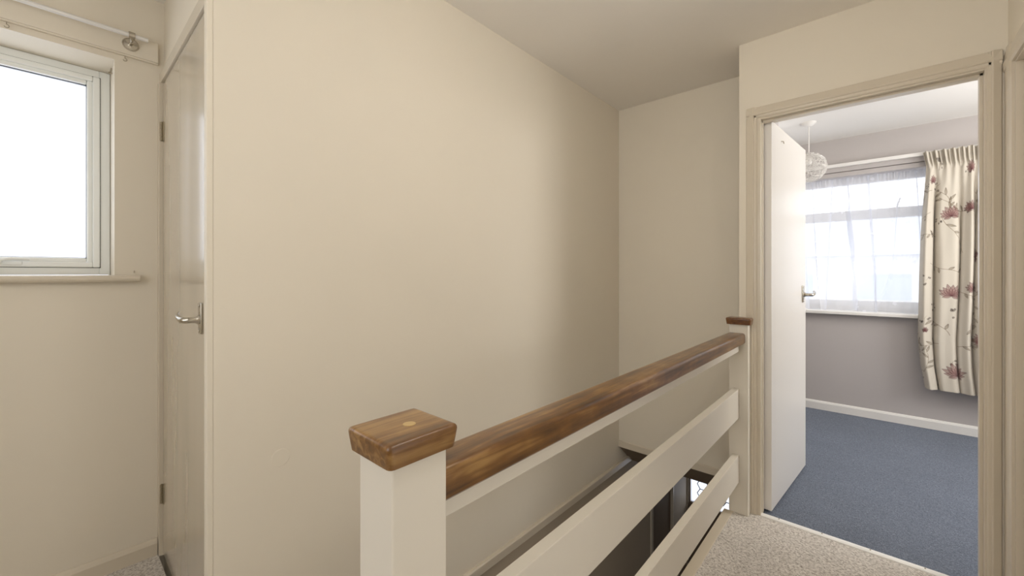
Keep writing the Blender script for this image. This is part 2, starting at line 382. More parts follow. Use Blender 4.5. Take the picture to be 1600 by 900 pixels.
# ---- landing window: outer frame, opening sash, gasket, pane, fastener
XFR = -2.530
w = MB()
def ring(mb, xa, xb, y0, y1, z0, z1, t, bev=.002):
    mb.box(xa, xb, y0, y0 + t, z0, z1, bev); mb.box(xa, xb, y1 - t, y1, z0, z1, bev)
    mb.box(xa, xb, y0 + t, y1 - t, z0, z0 + t, bev); mb.box(xa, xb, y0 + t, y1 - t, z1 - t, z1, bev)
w = MB(); ring(w, XFR - .06, XFR, WY0 + .001, WY1 - .001, WZ0 + .001, WZ1 - .001, .034, .003)
w.box(XFR - .06, XFR, -.455, -.405, WZ0 + .03, WZ1 - .03, .003)
win = struct(w.build('window_1', M['upvc']))
def sash(y0, y1):
    m = MB(); ring(m, XFR - .03, XFR + .010, y0, y1, WZ0 + .033, WZ1 - .033, .022, .004)
    ring(m, XFR - .03, XFR + .004, y0 + .020, y1 - .020, WZ0 + .053, WZ1 - .053, .020, .006)
    o = m.build('sash', M['upvc'], win)
    m = MB(); ring(m, XFR - .028, XFR - .006, y0 + .038, y1 - .038, WZ0 + .071, WZ1 - .071, .0035, 0); m.build('gasket', M['gasket'], win)
    m = MB(); ring(m, XFR - .004, XFR + .0015, y0 - .0022, y1 + .0022, WZ0 + .0308, WZ1 - .0308, .003, 0); m.build('seal', M['gasket'], win)
    m = MB(); m.box(XFR - .020, XFR - .014, y0 + .040, y1 - .040, WZ0 + .073, WZ1 - .073); m.build('pane', M['frosted'], win)
    return o
sash(-.405, WY1 - .033); sash(WY0 + .033, -.455)
# fastener at the foot of the nearer sash
m = MB(); m.box(XFR + .006, XFR + .016, -.165, -.085, WZ0 + .040, WZ0 + .056, .003)
m.box(XFR + .014, XFR + .030, -.160, -.135, WZ0 + .046, WZ0 + .062, .004)
m.tube([(XFR + .026, -.150, WZ0 + .058), (XFR + .030, -.110, WZ0 + .066), (XFR + .028, -.066, WZ0 + .064)], [.007, .006, .005])
h = m.build('window_catch', M['upvc'], win, smooth=True)

# ---- glossy door in the recess
m = MB(); m.box(DX0, DX1, .314, .352, .008, DZ, .002)
door1 = struct(m.build('door_1', M['door_gloss']))
def hinge(parent, x, y, zc, mat):
    m = MB(); R = .0055
    for k in range(5):
        z0 = zc - .040 + k * .016
        m.lathe([(R * .4, z0 + .0008), (R, z0 + .0016), (R, z0 + .0144), (R * .4, z0 + .0152)], Matrix.Translation((x, y, 0)), 14)
    m.lathe([(R * .6, zc - .042), (R * .6, zc + .042)], Matrix.Translation((x, y, 0)), 10)
    m.box(x - .022, x, y + .004, y + .0065, zc - .040, zc + .040); m.box(x, x + .022, y + .003, y + .0055, zc - .040, zc + .040)
    return m.build('hinge', mat, parent, smooth=True)
hinge(door1, DX0 - .001, .308, 1.836, M['steel']); hinge(door1, DX0 - .001, .308, .268, M['steel'])
def lever(parent, loc, rotz, mirror=1, plate_h=.10, plate_w=.034, name='handle'):
    """plate on a -Y facing door in local space, lever turning towards -X*mirror"""
    m = MB(); hh = plate_h / 2
    prof = []
    m.box(-plate_w / 2, plate_w / 2, -.006, 0, -hh, hh, .0028, 3)
    for zz in (-hh + .010, hh - .010):
        m.lathe([(.0040, 0), (.0040, .0012), (.003, .0022)], Matrix.Translation((0, -.006, zz)) @ Matrix.Rotation(math.pi / 2, 4, 'X'), 12)
    m.lathe([(.0150, 0), (.0150, .003), (.0115, .008), (.0095, .014), (.0090, .030)], Matrix.Translation((0, -.006, -.004)) @ Matrix.Rotation(math.pi / 2, 4, 'X'), 20)
    pts = [(0, -.030, -.004), (-.004 * mirror, -.040, -.004), (-.014 * mirror, -.047, -.004), (-.035 * mirror, -.050, -.001), (-.065 * mirror, -.050, .003), (-.088 * mirror, -.046, .007), (-.102 * mirror, -.040, .013)]
    m.tube(pts, [.0092, .0098, .0098, .0088, .0078, .0078, .0066], 14)
    o = m.build(name, M['chrome'], None, smooth=True)
    o.location = loc; o.rotation_euler = (0, 0, rotz)
    bpy.context.view_layer.update()
    if parent: o.parent = parent; o.matrix_parent_inverse = parent.matrix_world.inverted()
    return o
lever(door1, (-1.615, .314, 1.078), 0, 1)

# ------------------------------------------------------------------ banister
ban = empty('banister', (-.525, .345, 0))
tag(ban, 'cream painted banister with horizontal boards and orange-brown wooden handrail beside the landing carpet', 'banister')
PX0, PX1 = -.568, -.480
def post(y0, y1, zb, wm, capname='post_cap'):
    m = MB(); m.box(PX0, PX1, y0, y1, zb, .963, .003, 2)
    p = m.build('newel_post', M['rail_paint'], ban)
    # cap: rounded block, undercut towards the post
    t = bmesh.new(); bmesh.ops.create_cube(t, size=1)
    cx, cy = (PX0 + PX1) / 2, (y0 + y1) / 2; ov = .0145
    for v in t.verts:
        k = ov if v.co.z > 0 else ov - .0045
        v.co = Vector((cx + (v.co.x * 2) * ((PX1 - PX0) / 2 + k), cy + (v.co.y * 2) * ((y1 - y0) / 2 + k), .963 if v.co.z < 0 else .9965))
    top = [e for e in t.edges if all(v.co.z > .98 for v in e.verts)]; vert = [e for e in t.edges if abs(e.verts[0].co.z - e.verts[1].co.z) > .02]
    bmesh.ops.bevel(t, geom=top + vert, offset=.0105, segments=5, profile=.6, affect='EDGES')
    m = MB(); m._merge(t); c = m.build(capname, wm, p, smooth=True)
    return p, c
p1, c1 = post(.299, .391, 0, M['wood'])
c1['label'] = 'chunky rounded wooden cap with a pale plug'
m = MB(); m.lathe([(.0095, .9955), (.0095, .9970), (.0085, .9973)], Matrix.Translation((-.519, .352, 0)), 20); pl = m.build('plug', M['plug'], p1)
p2, c2 = post(2.317, 2.3765, 0, M['wood2'])
c2['label'] = 'dark red-brown wooden cap'
# handrail: rounded top, flat underside
R0, R1 = -.572, -.494
def arc(cx, cz, r, a0, a1, n=5): return [(cx + r * math.cos(t), cz + r * math.sin(t)) for t in np.linspace(a0, a1, n)]
rp = [(R0 + .004, .867), (R1 - .006, .867), (R1, .873)] + arc(R1 - .012, .908, .012, 0, math.pi / 2) + arc(R0 + .012, .908, .012, math.pi / 2, math.pi) + [(R0, .873)]
m = MB(); m.prism(rp, 'y', .391, 2.317); hr = m.build('handrail', M['wood'], ban, smooth=True)
hr['label'] = 'varnished orange-brown wooden handrail'
MB().box(-.546, -.520, .391, 2.317, .826, .867, .0015).build('under_rail', M['rail_paint'], ban)
MB().box(-.550, -.520, .391, 2.317, .489, .636, .0015).build('rail_board', M['rail_paint'], ban)
MB().box(-.550, -.520, .391, 2.317, .163, .301, .0015).build('rail_board', M['rail_paint'], ban)
# painted edging of the landing under the banister
struct(MB().box(-.590, XL, .391, 2.317, -.26, .004, .002).build('trim_14', M['gloss']))
struct(MB().box(-.568, XL, 2.317, YD, -.26, .0, 0).build('trim_15', M['gloss']))

# ------------------------------------------------------------------ staircase and hall below
st = MB(); n = 13; go = .215; ri = 2.5 / n
for k in range(1, n):
    z = -ri * k; y0 = .30 + go * (k - 1)
    st.box(XB + .001, -.592, y0, y0 + go + .02, z - .04, z, .006); st.box(XB + .001, -.592, y0, y0 + .02, z - .02, z + ri - .001)
struct(st.build('floor_stairs', M['carpet']))
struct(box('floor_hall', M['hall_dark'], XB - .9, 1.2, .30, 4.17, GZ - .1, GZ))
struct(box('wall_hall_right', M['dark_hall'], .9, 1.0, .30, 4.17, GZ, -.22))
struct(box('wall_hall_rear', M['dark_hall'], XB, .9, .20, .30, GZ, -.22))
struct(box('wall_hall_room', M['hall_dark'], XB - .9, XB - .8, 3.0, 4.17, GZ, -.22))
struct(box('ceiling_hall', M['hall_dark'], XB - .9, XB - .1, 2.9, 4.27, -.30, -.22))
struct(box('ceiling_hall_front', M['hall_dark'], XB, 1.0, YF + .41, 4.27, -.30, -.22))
a = MB()
a.box(XB - .102, XB + .010, 3.300, 3.340, GZ, -.60, .002); a.box(XB - .014, XB + .010, 3.788, 3.806, GZ, -.60, .002)
struct(a.build('trim_16', M['gloss']))
struct(box('door_5', M['hall_dark'], XB - .060, XB - .020, 3.342, 3.789, GZ, -.602))
# front wall of the hall and glazed front door with hexagon leading
HX0, HX1, HZ0, HZ1 = -1.390, -.560, -1.035, -.770
struct(holed_wall(MB(), 'y', 4.17, 4.27, XB - .9, 1.2, GZ, -.22, [(HX0, HX1, GZ, -.66)]).build('wall_front', M['dark_hall']))
m = MB(); holed_wall(m, 'y', 4.19, 4.235, HX0, HX1, GZ, -.66, [(HX0 + .012, HX1 - .05, HZ0, HZ1)])
d2 = struct(m.build('door_2', M['hall_dark']))
MB().box(HX0 + .012, HX1 - .05, 4.210, 4.216, HZ0, HZ1).build('pane', M['frosted'], d2)
m = MB(); ring(m, 4.0, 4.1, 0, 1, 0, 1, .1) if False else None
def hexgrid(x0, x1, z0, z1, R):
    mb = MB(); seen = set()
    dx = 1.5 * R; dz = math.sqrt(3) * R
    for i in range(-1, int((x1 - x0) / dx) + 2):
        for j in range(-1, int((z1 - z0) / dz) + 2):
            cx = x0 + i * dx; cz = z0 + (j + (.5 if i % 2 else 0)) * dz
            P = [(cx + R * math.cos(k * math.pi / 3), cz + R * math.sin(k * math.pi / 3)) for k in range(6)]
            for k in range(6):
                a_, b_ = P[k], P[(k + 1) % 6]
                key = (round((a_[0] + b_[0]) / 2, 3), round((a_[1] + b_[1]) / 2, 3))
                if key in seen: continue
                if not (x0 <= key[0] <= x1 and z0 <= key[1] <= z1): continue
                seen.add(key)
                mb.tube([(min(max(a_[0], x0), x1), 4.208, min(max(a_[1], z0), z1)), (min(max(b_[0], x0), x1), 4.208, min(max(b_[1], z0), z1))], .004, 6)
    return mb
hexgrid(HX0 + .05, HX1 - .30, HZ0 + .06, HZ1 - .02, .052).build('leading', M['gasket'], d2)
area('daylight_front_door', (-1.0, 4.32, -.90), (0, -1, 0), .75, .28, 0, portal=True)

# ------------------------------------------------------------------ bedroom shell
BX0, BX1 = -1.45, 1.80
struct(box('floor_bedroom', M['blue'], OX0 - .02, BX1, YD, YN, -.22, -.002))
struct(box('floor_bedroom_side', M['blue'], BX0, OX0 - .02, YF + .12, YN, -.034, -.002))
c = MB(); c.box(-.534, BX1 + .1, YD + .10, YN + .3, CZ, CZ + .12); c.box(BX0 - .1, -.534, YF + .12, YN + .3, CZ, CZ + .12)
struct(c.build('ceiling_bedroom', M['bed_ceiling']))
struct(box('wall_bedroom_left', M['mauve'], BX0 - .1, BX0, YF + .0, YN, -.22, CZ))
struct(holed_wall(MB(), 'x', BX1, BX1 + .1, YD, YN, -.22, CZ, [(3.0, 4.1, 1.0, 2.1)]).build('wall_bedroom_right', M['mauve']))  # opening added for the bedroom side fill
m = MB(); ring(m, BX1 + .06, BX1 + .09, 3.0, 4.1, 1.0, 2.1, .05); struct(m.build('window_added_4', M['white']))  # unseen frame added in that opening
struct(box('wall_bedroom_near', M['mauve'], XR + .10, BX1, YD, YD + .10, -.22, CZ))
struct(box('wall_bedroom_near_face', M['mauve'], XR + .0, BX1, YD + .10, YD + .11, 0, CZ))
VX0, VX1, VZ0, VZ1 = -1.20, .52, .885, 2.075
struct(holed_wall(MB(), 'y', YN, YN + .27, BX0 - .1, BX1 + .1, -.22, CZ, [(VX0, VX1, VZ0, VZ1)]).build('wall_bedroom_window', M['mauve']))
a = MB(); a.prism([(YN, 0), (YN - .015, 0), (YN - .015, .060), (YN - .009, .072), (YN, .077)], 'x', BX0, BX1)
struct(a.build('baseboard_bedroom', M['white']))
# threshold strip
m = MB(); m.prism([(YD - .008, -.001), (YD - .006, .004), (YD + .004, .007), (YD + .010, .0055), (YD + .020, .0055), (YD + .026, .003), (YD + .030, -.001)], 'x', OX0, OX1)
th = struct(m.build('trim_17', M['strip_white']))
m = MB()
for x in (-.36, -.19, -.02, .15, .28): m.lathe([(.003, .006), (.003, .0075), (.002, .008)], Matrix.Translation((x, YD + .012, 0)), 10)
m.build('screw', M['steel'], th)
# sill
a = MB(); a.box(VX0 - .03, VX1 + .03, YN - .075, YN + .15, .868, .896, .006, 3)
struct(a.build('trim_18', M['white']))
# window frame with transom, mullions, panes
w = MB(); yw0, yw1 = YN + .15, YN + .21
def ringy(mb, x0, x1, z0, z1, t, ya, yb, bev=.003):
    mb.box(x0, x0 + t, ya, yb, z0, z1, bev); mb.box(x1 - t, x1, ya, yb, z0, z1, bev)
    mb.box(x0 + t, x1 - t, ya, yb, z0, z0 + t, bev); mb.box(x0 + t, x1 - t, ya, yb, z1 - t, z1, bev)
ringy(w, VX0, VX1, .896, VZ1, .055, yw0, yw1)
w.box(VX0 + .05, VX1 - .05, yw0 - .004, yw1, 1.700, 1.785, .004)
w.box(VX0 + .05, VX1 - .05, yw0 - .010, yw1, .930, .985, .004)
w2 = struct(w.build('window_2', M['white']))
m = MB(); m.box(VX0 + .05, VX1 - .05, yw0 + .025, yw0 + .030, .98, 1.705); m.build('pane', M['glass'], w2)
m = MB(); m.box(VX0 + .05, VX1 - .05, yw0 + .025, yw0 + .030, 1.78, VZ1 - .05); m.build('pane', M['glass'], w2)
m = MB(); m.tube([(.125, yw0 - .016, 1.775), (.150, yw0 - .030, 1.860)], .006, 8); m.box(.10, .15, yw0 - .02, yw0 - .004, 1.765, 1.785, .002)
m.build('window_stay', M['white'], w2, smooth=True)

# curtain track board on the bedroom wall
m = MB()
m.box(VX0 - .12, 1.05, YN - .062, YN, 2.150, 2.178, .002)
ctr = struct(m.build('trim_19', M['white']))
m = MB()
m.box(VX0 - .12, 1.05, YN - .030, YN, 2.112, 2.150, .002); m.box(VX0 - .12, 1.05, YN - .018, YN, 2.070, 2.108, .002)
struct(m.build('trim_20', M['mauve']))

# ---- bedroom door leaf, opened into the bedroom
leaf = MB().box(-.036, 0, 0, .738, .010, 2.003, .002).build('door_3', M['leaf_white'])
struct(leaf)
ang = math.atan2(-.063, .730)
leaf.location = (-.398, YD + .055, 0); leaf.rotation_euler = (0, 0, ang)
bpy.context.view_layer.update()
hd = lever(None, (0, 0, 0), 0, -1, .104, .036)
hd.parent = leaf; hd.location = (.0, .655, 1.096); hd.rotation_euler = (0, 0, math.pi / 2)
# lever turns back towards the hinge side
hk = MB(); hk.tube([(-.020, .04, 1.955), (-.0, .04, 1.955), (.010, .04, 1.952), (.012, .04, 1.940)], .0022, 8)
o = hk.build('coat_hook', M['steel']); o.parent = leaf; o.location = (0.0, .14, -.02)

# ------------------------------------------------------------------ curtain rod over the landing window
rod = empty('curtain_rod', (-2.285, -.1, 2.205))
tag(rod, 'slim white metal curtain rod with round nickel bracket on the board above the frosted window', 'curtain rod')
RX, RZc = -2.285, 2.200
m = MB(); m.tube([(RX, -1.15, RZc), (RX, .262, RZc)], .0085, 16); m.build('rod', M['alu'], rod, smooth=True)
def bracket(y):
    m = MB()
    m.lathe([(.026, 0), (.027, .002), (.026, .004), (.024, .0045), (.0225, .003), (.012, .0035), (.007, .006), (.006, .030)], Matrix.Translation((XW + .018, y, 2.178)) @ Matrix.Rotation(math.pi / 2, 4, 'Y'), 32)
    m.tube([(XW + .026, y, 2.178), (XW + .046, y, 2.180), (RX - .002, y, 2.190)], .0055, 12)
    # open cradle round the rod
    t = bmesh.new(); ro, rw = .0115, .0095
    segs = 18; pr = []
    for k in range(segs + 1):
        a_ = math.radians(-130 + 290 * k / segs)
        pr.append((math.cos(a_), math.sin(a_)))
    for q in range(segs):
        for (r0, r1) in ((ro, ro + .0022),):
            (c0, s0), (c1, s1) = pr[q], pr[q + 1]
            vs = [t.verts.new((RX + r * c_, y + dy, RZc + r * s_)) for dy in (-rw, rw) for (r, c_, s_) in ((r0, c0, s0), (r1, c0, s0), (r1, c1, s1), (r0, c1, s1))]
            for fidx in ((0, 1, 2, 3), (7, 6, 5, 4), (0, 4, 5, 1), (1, 5, 6, 2), (2, 6, 7, 3), (3, 7, 4, 0)): t.faces.new([vs[i] for i in fidx])
    m._merge(t)
    m.build('bracket', M['chrome'], rod, smooth=True)
bracket(.212); bracket(-.95)
# small cup hooks under the board, nail over the sill
hk0 = None
for i, (y, z, lab) in enumerate(((.196, 2.128, 'tiny screw hook under the board right of the frosted window, below the round bracket'), (-.115, 2.128, 'tiny screw hook under the board above the frosted window pane'))):
    if hk0 is None:
        m = MB(); m.tube([(0, 0, 0), (0, 0, -.008)] + [(.0, .006 * math.sin(t), -.014 + .006 * math.cos(t)) for t in np.linspace(0, 4.4, 9)], .0012, 6)
        o = hk0 = m.build('cup_hook', M['steel'], smooth=True)
    else:
        o = hk0.copy(); COL.objects.link(o)
    o.location = (XW + .006, y, z); tag(o, lab, 'hook', 'hooks under the pelmet board')
m = MB(); m.tube([(XW - .004, 0, 0), (XW + .006, 0, .0)], .0016, 8); m.tube([(XW + .006, 0, -.004), (XW + .006, 0, .006)], .0016, 8)
o = m.build('nail', M['steel']); o.location = (0, .224, 1.228); tag(o, 'bent nail in the wall just above the right end of the window sill', 'nail')
m = MB(); m.tube([(XFR + .09, WY1 + .002, 2.078), (XFR + .09, WY1 - .012, 2.078)], .003, 8); m.tube([(XFR + .055, WY1 - .004, 2.094), (XFR + .10, WY1 - .004, 2.094)], .0025, 8)
o = m.build('screw_eye', M['steel']); tag(o, 'dark screw and wire eye in the top right corner of the frosted window reveal', 'screw')
# painted-over round cover on the big wall
m = MB(); m.lathe([(.028, 0), (.028, .0006), (.0265, .0012), (.025, .0012)], Matrix.Translation((XB, .475, .64)) @ Matrix.Rotation(math.pi / 2, 4, 'Y'), 40)
o = m.build('cover_disc', M['cream'], smooth=True); tag(o, 'painted-over round cover disc low on the big cream wall left of the newel post', 'cover disc')

# ------------------------------------------------------------------ pendant lamp in the bedroom
PXc, PYc = -.397, 3.958
pen = empty('pendant_lamp', (PXc, PYc, CZ)); tag(pen, 'white globe pendant lamp of woven wire hanging from the bedroom ceiling beside the open door', 'pendant lamp')
m = MB(); m.lathe([(.006, CZ - .030), (.030, CZ - .022), (.048, CZ - .008), (.050, CZ)], Matrix.Translation((PXc, PYc, 0)), 32); m.build('ceiling_rose', M['white'], pen, smooth=True)
m = MB(); m.tube([(PXc, PYc, CZ - .02), (PXc, PYc, 2.13)], .0035, 8); m.build('cord', M['white'], pen, smooth=True)
m = MB(); m.lathe([(.006, 2.150), (.018, 2.140), (.020, 2.095), (.016, 2.080)], Matrix.Translation((PXc, PYc, 0)), 20); m.build('lamp_holder', M['white'], pen, smooth=True)
m = MB(); C0 = Vector((PXc, PYc, 2.058)); RS = .112
for k in range(88):
    ax = Vector((random.gauss(0, 1), random.gauss(0, 1), random.gauss(0, 1))).normalized()
    u_ = ax.orthogonal().normalized(); v_ = ax.cross(u_); off = random.uniform(-.75, .75); rr = math.sqrt(1 - off * off)
    ph = random.random() * 6.28; ln = random.uniform(1.2, 4.5); nn = 14
    pts = []
    for q in range(nn):
        t = ph + ln * q / (nn - 1); r_ = RS + .005 * math.sin(3 * t + k)
        d = (ax * (off + .12 * math.sin(5 * t + k)) + (u_ * math.cos(t) + v_ * math.sin(t)) * rr).normalized()
        p = C0 + d * r_; p.z = C0.z + (p.z - C0.z) * .98; pts.append(p)
    m.tube(pts, .0016, 5)
sh = m.build('lamp_shade', M['white'], pen, smooth=True)

# ------------------------------------------------------------------ floral curtain
def smooth01(t): t = np.clip(t, 0, 1); return t * t * (3 - 2 * t)
def make_curtain():
    NU, NV = 420, 760
    u = np.linspace(0, 1, NU)[None, :]; v = np.linspace(0, 1, NV)[:, None]
    ztop, zbot = 2.168, .318
    z = ztop + (zbot - ztop) * v + 0 * u
    xl = np.interp(v, [0, .06, .3, .55, .78, .9, 1], [.272, .290, .268, .250, .236, .250, .276]); xr = np.interp(v, [0, .06, 1], [.86, .85, .88])
    # drape: folds, irregular
    ph = 2 * np.pi * (u * 7.6 + .35 * np.sin(2 * np.pi * u * 1.7 + .6) + .10 * np.sin(5 * v + 7 * u))
    amp = .040 * smooth01((v - .03) / .25) * (0.75 + .25 * np.sin(9 * u + 2))
    yb = YN - .085 + amp * (np.sin(ph) + .28 * np.sin(2.3 * ph + 1.3)) - .022 * smooth01((v - .3) / .4) * (u < 2)
    hd_ = 1 - smooth01((v - .035) / .05)
    pl_ = .011 * np.sin(2 * np.pi * u * 24 + .8 * np.sin(12 * v)) * hd_ + .006 * np.sin(2 * np.pi * u * 13 + 1) * (1 - smooth01((v - .02) / .22)) 
    yb = yb + pl_
    yb = yb + .004 * np.sin(31 * u + 8 * v) * smooth01((v - .1) / .4)
    x = xl + (xr - xl) * u + .012 * np.cos(ph) * smooth01((v - .05) / .3)
    # cinched header line
    x = x + .003 * np.sin(2 * np.pi * u * 24) * hd_
    z = z + .006 * np.sin(2 * np.pi * u * 12.3) * hd_ * (1 - v * 10).clip(0, 1) + .012 * (1 - u) * smooth01((v - .8) / .2) * 1.5
    # cloth coordinate: arc length at mid height
    mid = NV // 2
    ds = np.hypot(np.diff(x[mid]), np.diff(yb[mid])); s = np.concatenate([[0], np.cumsum(ds)])
    Sx = np.repeat(s[None, :], NV, 0); Z = ztop + (zbot - ztop) * np.repeat(v, NU, 1)
    col = np.ones((NV, NU, 3)) * np.array(lin((200, 192, 178)))
    rng = np.random.RandomState(3)
    def blend(mask, c, a=1.0):
        mk = (mask * a)[..., None]; col[:] = col * (1 - mk) + np.array(lin(c)) * mk
    def soft(d, w): return np.clip(1 - d / w, 0, 1)
    def petal(cx, cz, ang, L, Wd, c, edge, a=.9):
        i0, i1 = np.searchsorted(s, cx - L * 1.3), np.searchsorted(s, cx + L * 1.3)
        dx = Sx - cx; dz = Z - cz
        a_ = dx * math.cos(ang) + dz * math.sin(ang); b_ = -dx * math.sin(ang) + dz * math.cos(ang)
        t = a_ / L; hw = Wd * np.sin(np.pi * np.clip(t, 0, 1) ** .8) ** 1.0
        inside = (t > 0) & (t < 1)
        d = np.abs(b_) - hw
        fill = np.where(inside, np.clip(-d / .004 + .2, 0, 1), 0)
        blend(fill * (.30 + .60 * np.clip(t, 0, 1)), c, a)
        ln = np.where(inside, soft(np.abs(d), .0030), 0)
        blend(ln, edge, .85)
        vein = np.where(inside & (t < .85), soft(np.abs(b_), .0022), 0); blend(vein, edge, .55)
    def flower(cx, cz, R, rot=0, n=9, c=(138, 96, 94), edge=(84, 50, 52)):
        order = sorted(range(n), key=lambda k: -abs(k - (n - 1) / 2))
        for k in order:
            a_ = rot + math.pi * (.04 + .92 * k / (n - 1))
            L = R * (.75 + .25 * math.cos(a_ - math.pi / 2 - rot)) * (1 if k % 2 else .9)
            petal(cx, cz, a_, L, R * .17, c, edge, .8)
        for a_ in (-.35, math.pi + .35): petal(cx, cz, rot + a_, R * .55, R * .12, c, edge, .7)
    def stroke(pts, wd, c, a=.8):
        pts = np.array(pts)
        for (a0, b0), (a1, b1) in zip(pts[:-1], pts[1:]):
            L2 = (a1 - a0) ** 2 + (b1 - b0) ** 2 + 1e-9
            t = np.clip(((Sx - a0) * (a1 - a0) + (Z - b0) * (b1 - b0)) / L2, 0, 1)
            d = np.hypot(Sx - a0 - t * (a1 - a0), Z - b0 - t * (b1 - b0)); blend(soft(d, wd), c, a)
    def branch(x0, z0, ang, L, c=(128, 112, 92)):
        n = 9; pts = [(x0, z0)]; a_ = ang
        for k in range(n):
            a_ += rng.uniform(-.22, .30); pts.append((pts[-1][0] + L / n * math.cos(a_), pts[-1][1] + L / n * math.sin(a_)))
            if k % 2 == 1:
                sd = 1 if rng.rand() < .5 else -1
                petal(pts[-1][0], pts[-1][1], a_ + sd * rng.uniform(.5, 1.1), rng.uniform(.035, .065), .007, (140, 126, 104), (88, 74, 58), .85)
        stroke(pts, .0030, c, .9)
        return pts[-1]
    def sprig(cx, cz):
        for k in range(5):
            a_ = rng.uniform(0, 6.28); r = rng.uniform(.012, .034)
            px, pz = cx + r * math.cos(a_), cz + r * math.sin(a_)
            petal(px, pz, a_, .017, .0055, (92, 76, 66), (62, 50, 44), .95)
        stroke([(cx, cz - .05), (cx, cz), (cx + .02, cz + .02)], .002, (120, 104, 84))
    wcloth = s[-1]
    def at(px_x, zz):     # cloth coordinate of a place seen on the hanging curtain
        j = int(np.argmin(np.abs(x[mid] - px_x))); return s[j], zz
    for k in range(40):
        branch(rng.uniform(0, wcloth), rng.uniform(zbot, ztop), rng.uniform(0, 6.28), rng.uniform(.18, .34))
    for k in range(26):
        sprig(rng.uniform(0, wcloth), rng.uniform(zbot + .03, ztop - .1))
    fl = [(.405, 1.655, .075, .15), (.520, 1.700, .06, .3), (.520, 1.995, .070, .1), (.305, 1.93, .05, .2), (.425, 1.055, .080, -.1), (.53, 1.10, .06, .1),
          (.545, 1.345, .060, 1.2), (.445, .445, .095, -.05), (.555, .73, .06, 1.0), (.30, .78, .03, 0), (.70, 1.6, .08, 0), (.72, .9, .08, 0.4), (.75, 2.0, .07, 0), (.78, .42, .07, 0)]
    for fx, fz, R, rot in fl:
        a_, b_ = at(fx, fz); flower(a_, b_, R * 1.15, rot)
    verts = np.stack([x, yb, z], -1).reshape(-1, 3)
    idx = np.arange(NU * NV).reshape(NV, NU)
    q = np.stack([idx[:-1, :-1], idx[1:, :-1], idx[1:, 1:], idx[:-1, 1:]], -1).reshape(-1, 4)
    me = bpy.data.meshes.new('curtain'); me.vertices.add(len(verts)); me.vertices.foreach_set('co', verts.astype(np.float32).ravel())
    me.loops.add(q.size); me.loops.foreach_set('vertex_index', q.ravel().astype(np.int32))
    me.polygons.add(len(q)); me.polygons.foreach_set('loop_start', np.arange(0, q.size, 4, dtype=np.int32)); me.polygons.foreach_set('loop_total', np.full(len(q), 4, dtype=np.int32))
    me.update(calc_edges=True)
    at_ = me.color_attributes.new('print', 'FLOAT_COLOR', 'POINT')
    c4 = np.concatenate([col.reshape(-1, 3), np.ones((len(verts), 1))], 1).astype(np.float32); at_.data.foreach_set('color', c4.ravel())
    me.polygons.foreach_set('use_smooth', np.ones(len(q), dtype=bool))
    m, nt, b = new_mat('floral_cloth')
    a_ = N(nt, 'ShaderNodeVertexColor'); a_.layer_name = 'print'; nt.links.new(a_.outputs[0], b.inputs['Base Color'])
    b.inputs['Roughness'].default_value = .9; b.inputs['Sheen Weight'].default_value = .1; b.inputs['Specular IOR Level'].default_value = .1
    tc = N(nt, 'ShaderNodeTexCoord'); wv = N(nt, 'ShaderNodeTexNoise'); wv.inputs['Scale'].default_value = 400; nt.links.new(tc.outputs['Object'], wv.inputs['Vector'])
    bp = N(nt, 'ShaderNodeBump'); bp.inputs['Strength'].default_value = .2; bp.inputs['Distance'].default_value = .0006; nt.links.new(wv.outputs['Fac'], bp.inputs['Height']); nt.links.new(bp.outputs[0], b.inputs['Normal'])
    me.materials.append(m)
    o = bpy.data.objects.new('curtain', me); COL.objects.link(o)
    md = o.modifiers.new('thickness', 'SOLIDIFY'); md.thickness = .0016; md.offset = 0
    return tag(o, 'cream curtain printed with maroon flowers and thin branches hanging at the bedroom window', 'curtain')
make_curtain()

